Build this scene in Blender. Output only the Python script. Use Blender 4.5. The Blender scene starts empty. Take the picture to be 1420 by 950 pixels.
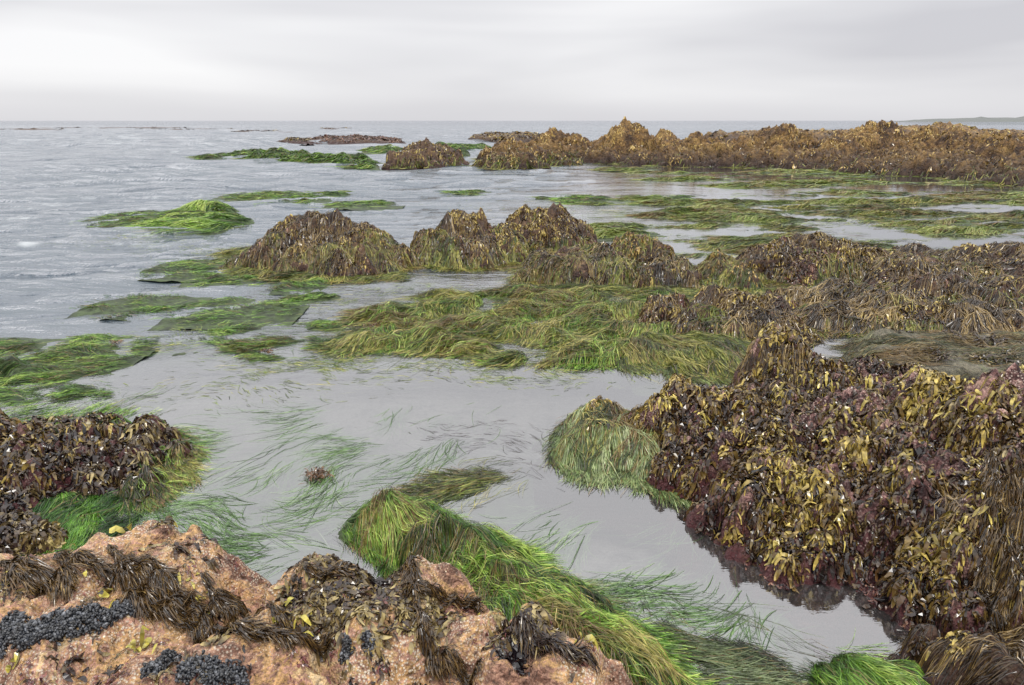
import bpy, math, numpy as np
from mathutils import Vector
R = np.random.default_rng(7)
scene = bpy.context.scene
COL = scene.collection
# ------------------------------------------------------------------ camera survey
CAMH = 2.0
TH = math.radians(18.02); CT, ST = math.cos(TH), math.sin(TH); F = 947.0
def P(px, py, z=0.0):
    dx = (px-710)/F; dy = (475-py)/F
    t = (CAMH-z)/(ST-dy*CT)
    return (t*dx, t*(CT+dy*ST))
def Pk(px, py, y, rad, ry=None, rot=0):
    dx = (px-710)/F; dy = (475-py)/F
    t = y/(CT+dy*ST)
    z = CAMH-t*(ST-dy*CT)
    if y < 5: z -= .04
    elif y < 14: z -= .05
    return (t*dx, y, z, rad, ry or rad, rot)
# ------------------------------------------------------------------ noise
PERM = R.permutation(256)
GA = np.arange(256)*2*np.pi/256; GC, GS = np.cos(GA*7), np.sin(GA*7)
def perlin(x, y, seed=0):
    xi = np.floor(x).astype(np.int64); yi = np.floor(y).astype(np.int64)
    fx = x-xi; fy = y-yi
    u = fx**3*(fx*(fx*6-15)+10); v = fy**3*(fy*(fy*6-15)+10)
    def g(ix, iy, ax, ay):
        h = PERM[(PERM[(ix+seed*37) & 255]+iy+seed*11) & 255]
        return GC[h]*ax+GS[h]*ay
    a = g(xi, yi, fx, fy); b = g(xi+1, yi, fx-1, fy)
    c = g(xi, yi+1, fx, fy-1); d = g(xi+1, yi+1, fx-1, fy-1)
    return ((a+(b-a)*u)*(1-v)+(c+(d-c)*u)*v)*1.4
def fbm(x, y, o=4, seed=0, gain=.5):
    s = 0; a = 1
    for i in range(o):
        s = s+a*perlin(x, y, seed+i); x = x*2.03+3.1; y = y*2.03+1.7; a *= gain
    return s
def ridged(x, y, o=4, seed=0):
    s = 0; a = 1; t = 0
    for i in range(o):
        s = s+a*(1-2.2*np.abs(perlin(x, y, seed+i))); t += a; x = x*2.1+5; y = y*2.1+9; a *= .5
    return s/t
def billow(x, y, o=3, seed=0):
    s = 0; a = 1; t = 0
    for i in range(o):
        s = s+a*(2.2*np.abs(perlin(x, y, seed+i))-.5); t += a; x = x*2.1+5; y = y*2.1+9; a *= .5
    return s/t
def sstep(a, b, x):
    t = np.clip((x-a)/(b-a), 0, 1); return t*t*(3-2*t)
def blur(A, r):
    for ax in (0, 1):
        r_ = min(r, A.shape[ax]//2-1)
        if r_ < 1: continue
        pad = [(0, 0), (0, 0)]; pad[ax] = (r_+1, r_)
        c = np.cumsum(np.pad(A, pad, mode='edge'), axis=ax)
        n = A.shape[ax]
        hi = np.take(c, np.arange(n)+2*r_+1, axis=ax); lo = np.take(c, np.arange(n), axis=ax)
        A = (hi-lo)/(2*r_+1)
    return A
# ------------------------------------------------------------------ mesh helpers
def make_mesh(name, V, Q, col=None, mat=None, smooth=False, attrs=None):
    me = bpy.data.meshes.new(name)
    V = np.ascontiguousarray(V, dtype=np.float32); Q = np.ascontiguousarray(Q, dtype=np.int32)
    n = Q.shape[1]
    me.vertices.add(len(V)); me.vertices.foreach_set("co", V.ravel())
    me.loops.add(Q.size); me.loops.foreach_set("vertex_index", Q.ravel())
    me.polygons.add(len(Q)); me.polygons.foreach_set("loop_start", np.arange(0, Q.size, n, dtype=np.int32))
    me.update(calc_edges=True)
    me.polygons.foreach_set("use_smooth", np.full(len(Q), bool(smooth)))
    if col is not None:
        a = me.attributes.new("Col", 'FLOAT_COLOR', 'POINT')
        c = np.ones((len(V), 4), dtype=np.float32); c[:, :3] = col
        a.data.foreach_set("color", c.ravel())
    for k, v in (attrs or {}).items():
        a = me.attributes.new(k, 'FLOAT', 'POINT'); a.data.foreach_set("value", v.astype(np.float32))
    if mat: me.materials.append(mat)
    return me
def add_obj(name, me, loc=(0, 0, 0), parent=None, **props):
    ob = bpy.data.objects.new(name, me); COL.objects.link(ob)
    if parent: ob.parent = parent
    else: ob.location = loc
    for k, v in props.items(): ob[k] = v
    return ob
class HF:
    def __init__(s, outline, hm, w, lumps=(), cell=.02, namp=.1, nfreq=2., famp=.02, rdg=.5, floor=-.25, warp=.15, seed=0, k=20, aniso=None, lp=.9, bil=False):
        o = np.array(outline, float); s.o = o; s.floor = floor
        m = w*.3+.1+warp
        xs = list(o[:, 0]); ys = list(o[:, 1])
        for l in lumps: xs += [l[0]-l[3]*.9, l[0]+l[3]*.9]; ys += [l[1]-l[4]*.9, l[1]+l[4]*.9]
        s.x0, s.y0 = min(xs)-m, min(ys)-m
        s.c = cell
        s.nx = int((max(xs)+m-s.x0)/cell)+2; s.ny = int((max(ys)+m-s.y0)/cell)+2
        X, Y = np.meshgrid(s.x0+np.arange(s.nx)*cell, s.y0+np.arange(s.ny)*cell)
        sc = 1.0/max(.3, w)
        wx = X+warp*fbm(X*sc, Y*sc, 3, seed+20); wy = Y+warp*fbm(X*sc, Y*sc, 3, seed+30)
        d2 = np.full(X.shape, 1e9); ins = np.zeros(X.shape, bool)
        for i in range(len(o)):
            a = o[i]; b = o[(i+1) % len(o)]; ab = b-a
            t = np.clip(((wx-a[0])*ab[0]+(wy-a[1])*ab[1])/(ab@ab+1e-9), 0, 1)
            d2 = np.minimum(d2, (wx-a[0]-t*ab[0])**2+(wy-a[1]-t*ab[1])**2)
            cr = ((a[1] > wy) != (b[1] > wy)) & (wx < (b[0]-a[0])*(wy-a[1])/(b[1]-a[1]+1e-12)+a[0])
            ins ^= cr
        d = np.where(ins, 1, -1)*np.sqrt(d2)
        hm_ = max(hm, .003)
        r = -floor/(hm_-floor); s0 = 1-math.sqrt(max(0., 1-r))
        q = np.clip(d/w*(1-s0)+s0, 0, 1)
        Z = floor+(hm_-floor)*(1-(1-q)**2)+min(0, hm)
        for l in lumps:
            c_, s_ = math.cos(l[5]), math.sin(l[5])
            ax = ((wx-l[0])*c_+(wy-l[1])*s_)/l[3]; ay = (-(wx-l[0])*s_+(wy-l[1])*c_)/l[4]
            rr = ax*ax+ay*ay
            zz = l[2]-(l[2]-floor)*rr**lp
            zz = np.maximum(zz, floor)
            Z = np.log(np.exp(k*Z)+np.exp(k*zz))/k - math.log(2)/k*np.exp(-((Z-zz)*k)**2/2)
        amt = sstep(floor, floor+.2+hm_*.3, Z)
        f = nfreq
        if aniso:
            ca, sa = math.cos(aniso[0]), math.sin(aniso[0])
            U = (X*ca+Y*sa)*f/aniso[1]; Vv = (-X*sa+Y*ca)*f
        else: U, Vv = X*f, Y*f
        if bil: n = 1.1*billow(U, Vv, 4, seed+40)+.3*fbm(U*.5, Vv*.5, 2, seed+50)
        else: n = (1-rdg)*fbm(U, Vv, 5, seed+40)+rdg*(ridged(U*.8, Vv*.8, 4, seed+50)-.3)
        Z = Z+amt*(namp*n+famp*fbm(X*f*6, Y*f*6, 3, seed+60))
        s.Z = np.maximum(Z, floor); s.X = X; s.Y = Y; s.d = d
        s.GY, s.GX = np.gradient(s.Z, cell)
        rb = max(2, int(.22/nfreq/cell))
        s.cav = np.clip((s.Z-blur(blur(s.Z, rb), rb))/(namp*.45+.01), -1, 1)  # height above local mean; drives the crevice shade painted into weed colour
        s.ctr = (float(o[:, 0].mean()), float(o[:, 1].mean()), 0.)
    def _s(s, A, x, y, fill):
        u = (x-s.x0)/s.c; v = (y-s.y0)/s.c
        ok = (u >= 0) & (v >= 0) & (u < s.nx-1.01) & (v < s.ny-1.01)
        u = np.clip(u, 0, s.nx-1.01); v = np.clip(v, 0, s.ny-1.01)
        i = u.astype(int); j = v.astype(int); fu = u-i; fv = v-j
        r = (A[j, i]*(1-fu)+A[j, i+1]*fu)*(1-fv)+(A[j+1, i]*(1-fu)+A[j+1, i+1]*fu)*fv
        return np.where(ok, r, fill)
    def h(s, x, y): return s._s(s.Z, x, y, s.floor)
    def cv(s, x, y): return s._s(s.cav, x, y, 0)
    def grad(s, x, y): return s._s(s.GX, x, y, 0), s._s(s.GY, x, y, 0)
    def mesh(s, name, mat, col=None):
        keep = s.Z > s.floor+.004
        qk = keep[:-1, :-1] | keep[1:, :-1] | keep[:-1, 1:] | keep[1:, 1:]
        j, i = np.nonzero(qk); idx = j*s.nx+i
        Q = np.stack([idx, idx+1, idx+s.nx+1, idx+s.nx], 1)
        used, inv = np.unique(Q, return_inverse=True); Q = inv.reshape(Q.shape)
        x = s.X.ravel()[used]; y = s.Y.ravel()[used]; z = s.Z.ravel()[used]
        st = np.minimum(np.hypot(s.GX.ravel()[used], s.GY.ravel()[used]), 2)
        x = x+.35*s.c*2*perlin(x*9, z*11, 3)*st; y = y+.35*s.c*2*perlin(y*9, z*11, 5)*st
        V = np.stack([x-s.ctr[0], y-s.ctr[1], z], 1)
        return make_mesh(name, V, Q, col=col, mat=mat, smooth=True)
    def scatter(s, n, zmin, maskf=None, zmax=9):
        xs = []; ys = []; tot = 0
        for _ in range(60):
            x = s.x0+R.random(n*2)*s.nx*s.c; y = s.y0+R.random(n*2)*s.ny*s.c
            z = s.h(x, y); ok = (z > zmin) & (z < zmax)
            if maskf is not None: ok &= maskf(x, y, z)
            xs.append(x[ok]); ys.append(y[ok]); tot += ok.sum()
            if tot >= n: break
        return np.concatenate(xs)[:n], np.concatenate(ys)[:n]
    def hit(s, px, py):
        dx = (px-710)/F; dy = (475-py)/F
        t = np.linspace(.8, 30, 12000)
        x = t*dx; y = t*(CT+dy*ST); z = CAMH-t*(ST-dy*CT)
        k = np.nonzero(z < np.maximum(s.h(x, y), 0))[0][0]
        return x[k], y[k]
def palette(t, stops):
    st = np.array(stops, float); n = len(st)-1
    t = np.clip(t, 0, .9999)*n; i = t.astype(int); f = (t-i)[:, None]
    return st[i]*(1-f)+st[i+1]*f
def strands(hf, x, y, ang, L, W, nseg, lift, prof, c0, c1, down=0., curl=.5, cf=1.5, roll=.6, water=.003, seed=0, wig=0., under=None, ext=.15):
    N = len(x); K = nseg+1
    x = x.copy(); y = y.copy(); pts = np.zeros((N, K, 3)); off = R.random(N)*.008
    ang = np.broadcast_to(ang, (N,)).copy()
    wl = under
    hx = R.normal(0, 1, N); wd = np.zeros(N); lim = ext*(R.random(N)**2*1.8+.15)
    for k in range(K):
        g = hf.h(x, y)
        z = np.maximum(g, water)+off if wl is None else wl+0*g
        pts[:, k, 0] = x; pts[:, k, 1] = y; pts[:, k, 2] = z+lift[:, k]*(1 if wl is not None else np.where(g > water, 1, .25))
        a = ang+curl*fbm(x*cf, y*cf, 2, seed+70)*2+wig*hx*k/nseg
        gx, gy = hf.grad(x, y)
        if wl is not None: gx = gx*0; gy = gy*0
        wet = (g > water)
        gm = np.sqrt(gx*gx+gy*gy)+1e-6; sc = np.minimum(gm, 1.2)/gm
        vx = np.cos(a)-down*gx*sc*wet; vy = np.sin(a)-down*gy*sc*wet
        m = np.hypot(vx, vy)+1e-6; vx /= m; vy /= m
        sl = (vx*gx+vy*gy)*wet
        st = L/nseg/np.sqrt(1+np.minimum(sl*sl, 16))
        if wl is None:
            st = np.where(wd > lim, st*.04, st); wd = wd+np.where(wet, 0, st)
        x = x+vx*st; y = y+vy*st
    T = np.gradient(pts, axis=1); T /= np.linalg.norm(T, axis=2, keepdims=True)+1e-9
    S = np.stack([-T[:, :, 1], T[:, :, 0], 0*T[:, :, 0]], 2); S /= np.linalg.norm(S, axis=2, keepdims=True)+1e-9
    Nn = np.cross(T, S)
    ph = (R.normal(0, roll, N)[:, None]+R.normal(0, roll*.3, (N, K)))[:, :, None]
    S = S*np.cos(ph)+Nn*np.sin(ph)
    Wd = (W[:, None]*np.array(prof)[None, :])[:, :, None]*.5
    V = np.stack([pts-S*Wd, pts+S*Wd], 2).reshape(-1, 3)
    b = (np.arange(N)*K*2)[:, None]+(np.arange(nseg)*2)[None, :]
    Q = np.stack([b, b+1, b+3, b+2], 2).reshape(-1, 4)
    s = np.linspace(0, 1, K)[None, :, None]
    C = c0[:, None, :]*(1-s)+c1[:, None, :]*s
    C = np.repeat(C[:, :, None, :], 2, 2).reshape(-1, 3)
    V = V-np.array(hf.ctr)
    return V, Q, C
def cat(parts):
    Vs, Qs, Cs = [], [], []; o = 0
    for V, Q, C in parts:
        Vs.append(V); Qs.append(Q+o); Cs.append(C); o += len(V)
    return np.concatenate(Vs), np.concatenate(Qs), np.concatenate(Cs)
# ------------------------------------------------------------------ materials
def newmat(name):
    m = bpy.data.materials.new(name); m.use_nodes = True
    nt = m.node_tree; nt.nodes.clear()
    return m, nt, nt.nodes.new, nt.links.new
def veg_mat(name, rough, spec, nscale=60, transl=.0):
    m, nt, N, Lk = newmat(name)
    out = N('ShaderNodeOutputMaterial'); bs = N('ShaderNodeBsdfPrincipled'); at = N('ShaderNodeAttribute'); at.attribute_name = "Col"
    nz = N('ShaderNodeTexNoise'); nz.inputs['Scale'].default_value = nscale; nz.inputs['Detail'].default_value = 3
    tc = N('ShaderNodeTexCoord'); Lk(tc.outputs['Object'], nz.inputs['Vector'])
    mr = N('ShaderNodeMapRange'); mr.inputs['To Min'].default_value = .4; mr.inputs['To Max'].default_value = 1.7
    mr.inputs['From Min'].default_value = .25; mr.inputs['From Max'].default_value = .75
    Lk(nz.outputs[0], mr.inputs[0])
    mx = N('ShaderNodeVectorMath'); mx.operation = 'SCALE'; Lk(at.outputs['Color'], mx.inputs[0]); Lk(mr.outputs[0], mx.inputs['Scale'])
    Lk(mx.outputs[0], bs.inputs['Base Color'])
    bs.inputs['Roughness'].default_value = rough; bs.inputs['Specular IOR Level'].default_value = spec
    if transl:
        tr = N('ShaderNodeBsdfTranslucent'); Lk(mx.outputs[0], tr.inputs[0])
        ms = N('ShaderNodeMixShader'); ms.inputs[0].default_value = transl
        Lk(bs.outputs[0], ms.inputs[1]); Lk(tr.outputs[0], ms.inputs[2]); Lk(ms.outputs[0], out.inputs[0])
    else: Lk(bs.outputs[0], out.inputs[0])
    return m
M_GRASS = veg_mat("surfgrass_material", .32, .5, 25, .2)
M_WEED = veg_mat("rockweed_material", .2, .6, 40)
M_SHELL = veg_mat("shell_material", .3, .5, 120)
def rock_mat(name, stops, scale=2.2, spots=.3, bump=.02, wetz=.12, wetcol=(.05, .012, .016), spotcol=(.5, .42, .36), fine=35, rough=.55, wetcol2=None):
    m, nt, N, Lk = newmat(name)
    out = N('ShaderNodeOutputMaterial'); bs = N('ShaderNodeBsdfPrincipled'); geo = N('ShaderNodeNewGeometry')
    n1 = N('ShaderNodeTexNoise'); n1.inputs['Scale'].default_value = scale; n1.inputs['Detail'].default_value = 10; n1.inputs['Roughness'].default_value = .78
    n1.inputs['Distortion'].default_value = .6
    n2 = N('ShaderNodeTexNoise'); n2.inputs['Scale'].default_value = fine; n2.inputs['Detail'].default_value = 6; n2.inputs['Roughness'].default_value = .75
    vo = N('ShaderNodeTexVoronoi'); vo.inputs['Scale'].default_value = fine*2.2
    for n in (n1, n2, vo): Lk(geo.outputs['Position'], n.inputs['Vector'])
    cr = N('ShaderNodeValToRGB'); e = cr.color_ramp.elements
    for i, (p, c) in enumerate(stops):
        if i < 2: el = e[i]; el.position = p
        else: el = e.new(p)
        el.color = (*c, 1)
    Lk(n1.outputs[0], cr.inputs[0])
    mr = N('ShaderNodeMapRange'); mr.inputs['From Min'].default_value = .32; mr.inputs['From Max'].default_value = .66
    mr.inputs['To Min'].default_value = .12; mr.inputs['To Max'].default_value = 1.7; Lk(n2.outputs[0], mr.inputs[0])
    mul = N('ShaderNodeVectorMath'); mul.operation = 'SCALE'; Lk(cr.outputs[0], mul.inputs[0]); Lk(mr.outputs[0], mul.inputs['Scale'])
    n3 = N('ShaderNodeTexNoise'); n3.inputs['Scale'].default_value = 3.5; n3.inputs['Detail'].default_value = 4; Lk(geo.outputs['Position'], n3.inputs['Vector'])
    m3 = N('ShaderNodeMapRange'); m3.inputs['From Min'].default_value = .46; m3.inputs['From Max'].default_value = .6; Lk(n3.outputs[0], m3.inputs[0])
    m4 = N('ShaderNodeMapRange'); m4.inputs['From Min'].default_value = .45; m4.inputs['From Max'].default_value = .25; m4.inputs['To Max'].default_value = spots; Lk(vo.outputs['Distance'], m4.inputs[0])
    mm = N('ShaderNodeMath'); mm.operation = 'MULTIPLY'; Lk(m3.outputs[0], mm.inputs[0]); Lk(m4.outputs[0], mm.inputs[1])
    mx = N('ShaderNodeMix'); mx.data_type = 'RGBA'; Lk(mm.outputs[0], mx.inputs[0]); Lk(mul.outputs[0], mx.inputs[6]); mx.inputs[7].default_value = (*spotcol, 1)
    sx = N('ShaderNodeSeparateXYZ'); Lk(geo.outputs['Position'], sx.inputs[0])
    ad = N('ShaderNodeMath'); ad.operation = 'MULTIPLY_ADD'; Lk(n1.outputs[0], ad.inputs[0]); ad.inputs[1].default_value = -wetz*1.6; Lk(sx.outputs[2], ad.inputs[2])
    m5 = N('ShaderNodeMapRange'); m5.inputs['From Min'].default_value = -wetz*.6; m5.inputs['From Max'].default_value = wetz*.6; Lk(ad.outputs[0], m5.inputs[0])
    m5.inputs['To Min'].default_value = .92; m5.inputs['To Max'].default_value = 0
    wc = N('ShaderNodeMix'); wc.data_type = 'RGBA'; Lk(mr.outputs[0], wc.inputs[0]); wc.inputs[6].default_value = (*[c*.25 for c in wetcol], 1); wc.inputs[7].default_value = (*(wetcol2 or wetcol), 1)
    mw = N('ShaderNodeMix'); mw.data_type = 'RGBA'; Lk(m5.outputs[0], mw.inputs[0]); Lk(mx.outputs[2], mw.inputs[6]); Lk(wc.outputs[2], mw.inputs[7])
    Lk(mw.outputs[2], bs.inputs['Base Color'])
    bs.inputs['Roughness'].default_value = rough; bs.inputs['Specular IOR Level'].default_value = .45
    h = N('ShaderNodeMath'); h.operation = 'MULTIPLY_ADD'; Lk(vo.outputs['Distance'], h.inputs[0]); h.inputs[1].default_value = -.5; Lk(n2.outputs[0], h.inputs[2])
    bp = N('ShaderNodeBump'); bp.inputs['Strength'].default_value = 1; bp.inputs['Distance'].default_value = bump
    Lk(h.outputs[0], bp.inputs['Height']); Lk(bp.outputs[0], bs.inputs['Normal']); Lk(bs.outputs[0], out.inputs[0])
    return m
DK = [(.3, (.013, .007, .006)), (.45, (.05, .024, .016)), (.55, (.11, .06, .032)), (.68, (.26, .17, .08))]
M_DARK = rock_mat("weedy_rock_material", DK, 2.5, .15, .03, .15, (.04, .014, .014), (.3, .25, .15), 20)
M_REEF = rock_mat("golden_reef_material", [(.3, (.018, .01, .007)), (.42, (.07, .035, .016)), (.52, (.22, .125, .038)), (.7, (.46, .31, .10))], .9, .1, .12, .6, (.03, .014, .012), (.3, .2, .1), 6)
M_PINK = rock_mat("coralline_rock_material", [(.31, (.03, .014, .01)), (.39, (.15, .07, .045)), (.45, (.42, .24, .17)), (.5, (.6, .37, .15)), (.55, (.45, .24, .2)), (.6, (.66, .46, .22)), (.66, (.68, .52, .36)), (.74, (.8, .7, .52))], 3.2, .95, .02, .12, (.07, .018, .02), (.85, .76, .62), 42, .5)
M_BOULDER = rock_mat("pink_boulder_material", [(.34, (.016, .008, .009)), (.44, (.05, .021, .022)), (.51, (.16, .075, .07)), (.57, (.5, .3, .26)), (.64, (.6, .42, .27)), (.74, (.72, .55, .47))], 5.0, .8, .03, .24, (.022, .006, .008), (.74, .58, .5), 30, .3, (.08, .02, .024))
M_GREY = rock_mat("mottled_slab_material", [(.3, (.03, .028, .02)), (.44, (.08, .075, .045)), (.54, (.15, .13, .09)), (.62, (.09, .1, .04)), (.72, (.22, .2, .15))], 5, .2, .02, .03, (.05, .04, .04), (.3, .28, .22), 30)
def mound_mat(name, a, b):
    m, nt, N, Lk = newmat(name)
    out = N('ShaderNodeOutputMaterial'); bs = N('ShaderNodeBsdfPrincipled'); geo = N('ShaderNodeNewGeometry')
    n = N('ShaderNodeTexNoise'); n.inputs['Scale'].default_value = 9; n.inputs['Detail'].default_value = 8; Lk(geo.outputs['Position'], n.inputs[0])
    cr = N('ShaderNodeValToRGB'); cr.color_ramp.elements[0].position = .35; cr.color_ramp.elements[1].position = .65
    cr.color_ramp.elements[0].color = (*a, 1); cr.color_ramp.elements[1].color = (*b, 1)
    Lk(n.outputs[0], cr.inputs[0]); Lk(cr.outputs[0], bs.inputs['Base Color']); bs.inputs['Roughness'].default_value = .6
    bp = N('ShaderNodeBump'); bp.inputs['Distance'].default_value = .03; Lk(n.outputs[0], bp.inputs['Height']); Lk(bp.outputs[0], bs.inputs['Normal'])
    Lk(bs.outputs[0], out.inputs[0]); return m
M_MOUND = mound_mat("surfgrass_root_mat_material", (.012, .02, .006), (.05, .08, .02))
M_LAND = mound_mat("headland_material", (.07, .08, .08), (.12, .13, .12))
# ------------------------------------------------------------------ vegetation builders
G_GREEN = [(.01, .025, .004), (.05, .14, .012), (.13, .31, .026), (.27, .48, .05), (.6, .7, .18)]
G_OLIVE = [(.012, .018, .005), (.07, .115, .016), (.2, .28, .038), (.4, .38, .08), (.64, .53, .19)]
G_PALE = [(.025, .035, .014), (.1, .16, .045), (.23, .33, .11), (.42, .5, .22), (.62, .64, .4)]
W_BROWN = [(.005, .003, .003), (.026, .012, .008), (.09, .046, .016), (.22, .145, .036), (.6, .46, .12)]
W_DARK = [(.005, .003, .005), (.02, .011, .011), (.06, .034, .022), (.15, .105, .04), (.42, .33, .13)]
W_GOLD = [(.012, .007, .005), (.06, .031, .013), (.19, .11, .03), (.38, .245, .06), (.66, .47, .15)]
W_MAROON = [(.006, .002, .004), (.028, .008, .011), (.085, .024, .026), (.18, .075, .05), (.32, .18, .12)]
BLADE = [.5, .9, 1, 1, .9, .75, .55, .2]
def grass(hf, n, ang, L, W, pal=G_GREEN, down=.6, curl=.45, cf=1.2, zmin=-.02, lift=.03, mask=None, nseg=7, seed=0, roll=.5, bias=0., zmax=9, lock=1., brown=.12, ext=.15, wig=.35, thin=.64):
    if thin < 1: n = int(n*1.25)
    x, y = hf.scatter(n, zmin, mask, zmax); n = len(x)
    if n == 0: return None
    ca, sa = math.cos(ang), math.sin(ang)
    lk = fbm((x*ca+y*sa)*.9/lock, (-x*sa+y*ca)*5/lock, 3, seed+80)
    t = .42+bias+.58*lk+R.normal(0, .17, n)
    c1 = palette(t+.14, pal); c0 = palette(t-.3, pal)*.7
    br = R.random(n) < brown*(1+2*(fbm(x*.8, y*.8, 2, seed+90) > .15))
    c1[br] = palette(R.random(br.sum())*.8+.1, [(.13, .065, .025), (.28, .16, .06), (.5, .38, .17)])
    Ln = L*(.5+R.random(n)*.8); K = nseg+1; s = np.linspace(0, 1, K)
    lf = (lift*(np.abs(lk)+.3)*R.random(n))[:, None]*np.sin(np.pi*s)[None, :]+R.random((n, K))*lift*.08
    prof = np.interp(s, np.linspace(0, 1, 8), BLADE)
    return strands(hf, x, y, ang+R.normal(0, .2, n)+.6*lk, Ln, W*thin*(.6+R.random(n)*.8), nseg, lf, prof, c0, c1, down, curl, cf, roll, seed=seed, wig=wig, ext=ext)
def weed(hf, n, L, W, pal=W_BROWN, per=14, zmin=.04, mask=None, lift=.35, down=1.0, zf=.3, zr=(0, .6), seed=0, spread=.5, nseg=4, bias=0., roll=.6, cavk=.2):
    nc = max(4, n//per); cx, cy = hf.scatter(nc, zmin, mask); nc = len(cx)
    if nc == 0: return None
    ci = R.integers(0, nc, n)
    th = R.random(n)*2*np.pi; rr = np.abs(R.normal(0, L*spread, n))
    x = cx[ci]+np.cos(th)*rr; y = cy[ci]+np.sin(th)*rr
    ok = hf.h(x, y) > zmin*.5-.03; x = x[ok]; y = y[ok]; th = th[ok]; ci = ci[ok]; n = len(x)
    z = hf.h(x, y)
    cang = R.random(nc)*2*PI
    mixd = R.random(n) < .45
    th = np.where(mixd, cang[ci]+R.normal(0, .6, n), th)
    ct = R.normal(0, .19, nc)
    t = .34+bias+ct[ci]+R.normal(0, .13, n)+zf*(np.clip((z-zr[0])/(zr[1]-zr[0]), 0, 1)-.4)+.28*fbm(x/L*.09, y/L*.09, 2, seed+5)+cavk*hf.cv(x, y)  # cavity term paints crevice shade into the blade colour, lighter on bumps
    c0 = palette(t-.28, pal)*.55; c1 = palette(t+.2, pal)  # roots darkened towards black: shade between blades painted into the colour
    K = nseg+1; s = np.linspace(0, 1, K)
    csz = (.6+.8*R.random(nc))[ci]
    Ln = L*csz*(.4+1.2*R.random(n)**1.5); a = lift*Ln*R.random(n)
    lf = a[:, None]*(np.sin(np.pi*s*.8))[None, :]+.08*L*R.random(n)[:, None]
    prof = np.interp(s, [0, .25, .55, .85, 1], [.3, .8, 1., .8, .3])
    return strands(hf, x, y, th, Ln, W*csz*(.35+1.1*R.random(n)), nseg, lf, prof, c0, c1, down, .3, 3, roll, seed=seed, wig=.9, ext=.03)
def make_rock(name, label, hf, mat, parts, catg="rock", group=None):
    me = hf.mesh(name+"_mesh", mat)
    o = add_obj(name, me, hf.ctr, label=label, category=catg)
    if group: o["group"] = group
    for pn, m, data in parts:
        data = [d for d in data if d is not None]
        if not data: continue
        V, Q, C = cat(data)
        add_obj(pn, make_mesh(pn+"_mesh", V, Q, C, m), parent=o)
    return o
def make_mat(name, label, hf, data, catg="seagrass", group="surfgrass mats floating around the rocks"):
    o = add_obj(name, hf.mesh(name+"_mesh", M_MOUND), hf.ctr, label=label, category=catg, group=group)
    V, Q, C = cat([d for d in data if d is not None])
    add_obj("blades", make_mesh("blades_mesh", V, Q, C, M_GRASS), parent=o)
    return o
def poly(*p): return [P(a, b) for a, b in p]
PI = math.pi
RG = "seaweed covered rocks in the shallows"
DR = [(.01, .006, .004), (.04, .022, .009), (.11, .062, .02), (.22, .14, .045), (.42, .3, .11)]
# ================================================================== NEAR BOULDER
b1 = HF(poly((915, 668), (975, 725), (1003, 764), (1110, 808), (1170, 832), (1290, 858))+[(2.05, 2.15), (3.2, 1.9), (4.3, 2.4), (4.6, 4.6), (2.6, 5.0)]+poly((1040, 537), (985, 560), (925, 590)),
        .24, .42, [Pk(1100, 464, 4.6, .5), Pk(1150, 512, 4.4, .6), Pk(965, 548, 4.0, .5), Pk(1060, 568, 3.9, .6), Pk(1200, 538, 4.0, .7), Pk(1310, 533, 3.8, .75), Pk(1420, 528, 3.6, .9), Pk(1250, 655, 3.0, .5), Pk(1400, 695, 2.65, .6), Pk(1150, 660, 3.2, .5), (3.2, 3.4, .6, 1.2, 1.2, 0)],
        cell=.012, namp=.22, nfreq=2.8, famp=.05, seed=1, rdg=.5)
bare = lambda x, y: fbm(x*3.4+1, y*3.4, 3, 9)
make_rock("tide_pool_boulder", "large pink and maroon boulder draped in wet brown rockweed", b1, M_BOULDER, [
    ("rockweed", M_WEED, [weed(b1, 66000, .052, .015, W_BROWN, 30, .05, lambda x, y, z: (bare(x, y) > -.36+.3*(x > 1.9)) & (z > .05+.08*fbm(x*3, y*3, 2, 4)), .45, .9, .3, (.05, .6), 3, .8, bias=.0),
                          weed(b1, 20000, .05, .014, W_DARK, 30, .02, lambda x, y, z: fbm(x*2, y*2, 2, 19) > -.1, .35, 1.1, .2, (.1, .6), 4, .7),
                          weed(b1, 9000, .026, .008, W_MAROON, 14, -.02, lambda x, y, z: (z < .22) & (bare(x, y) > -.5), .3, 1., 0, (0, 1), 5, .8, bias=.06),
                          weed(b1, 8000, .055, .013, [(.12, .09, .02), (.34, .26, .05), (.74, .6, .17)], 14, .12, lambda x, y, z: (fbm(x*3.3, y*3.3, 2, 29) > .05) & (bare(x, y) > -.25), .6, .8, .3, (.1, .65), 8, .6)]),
    ("kelp_drape", M_WEED, [grass(b1, 6000, -PI/2, .3, .007, DR, 1.2, .3, 2, .1, .05, lambda x, y, z: (x > 2.0+.2*fbm(x*4, y*4, 2, 8)) & (y < 3.0) & (x < 2.6), brown=0, lock=.4),
                            grass(b1, 3500, -PI*.75, .22, .006, DR, 1.2, .3, 2, .2, .04, lambda x, y, z: (x > 1.2) & (x < 2.2) & (y > 4.1), brown=0, lock=.4)]),
])
b2 = HF(poly((772, 632), (800, 648), (870, 658), (935, 668), (960, 640), (930, 590), (860, 582), (800, 592)), .1, .3, [Pk(835, 558, 4.3, .36), Pk(895, 570, 4.1, .36), Pk(790, 590, 4.15, .25)], cell=.014, namp=.12, nfreq=3, famp=.01, seed=5, warp=.12)
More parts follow.
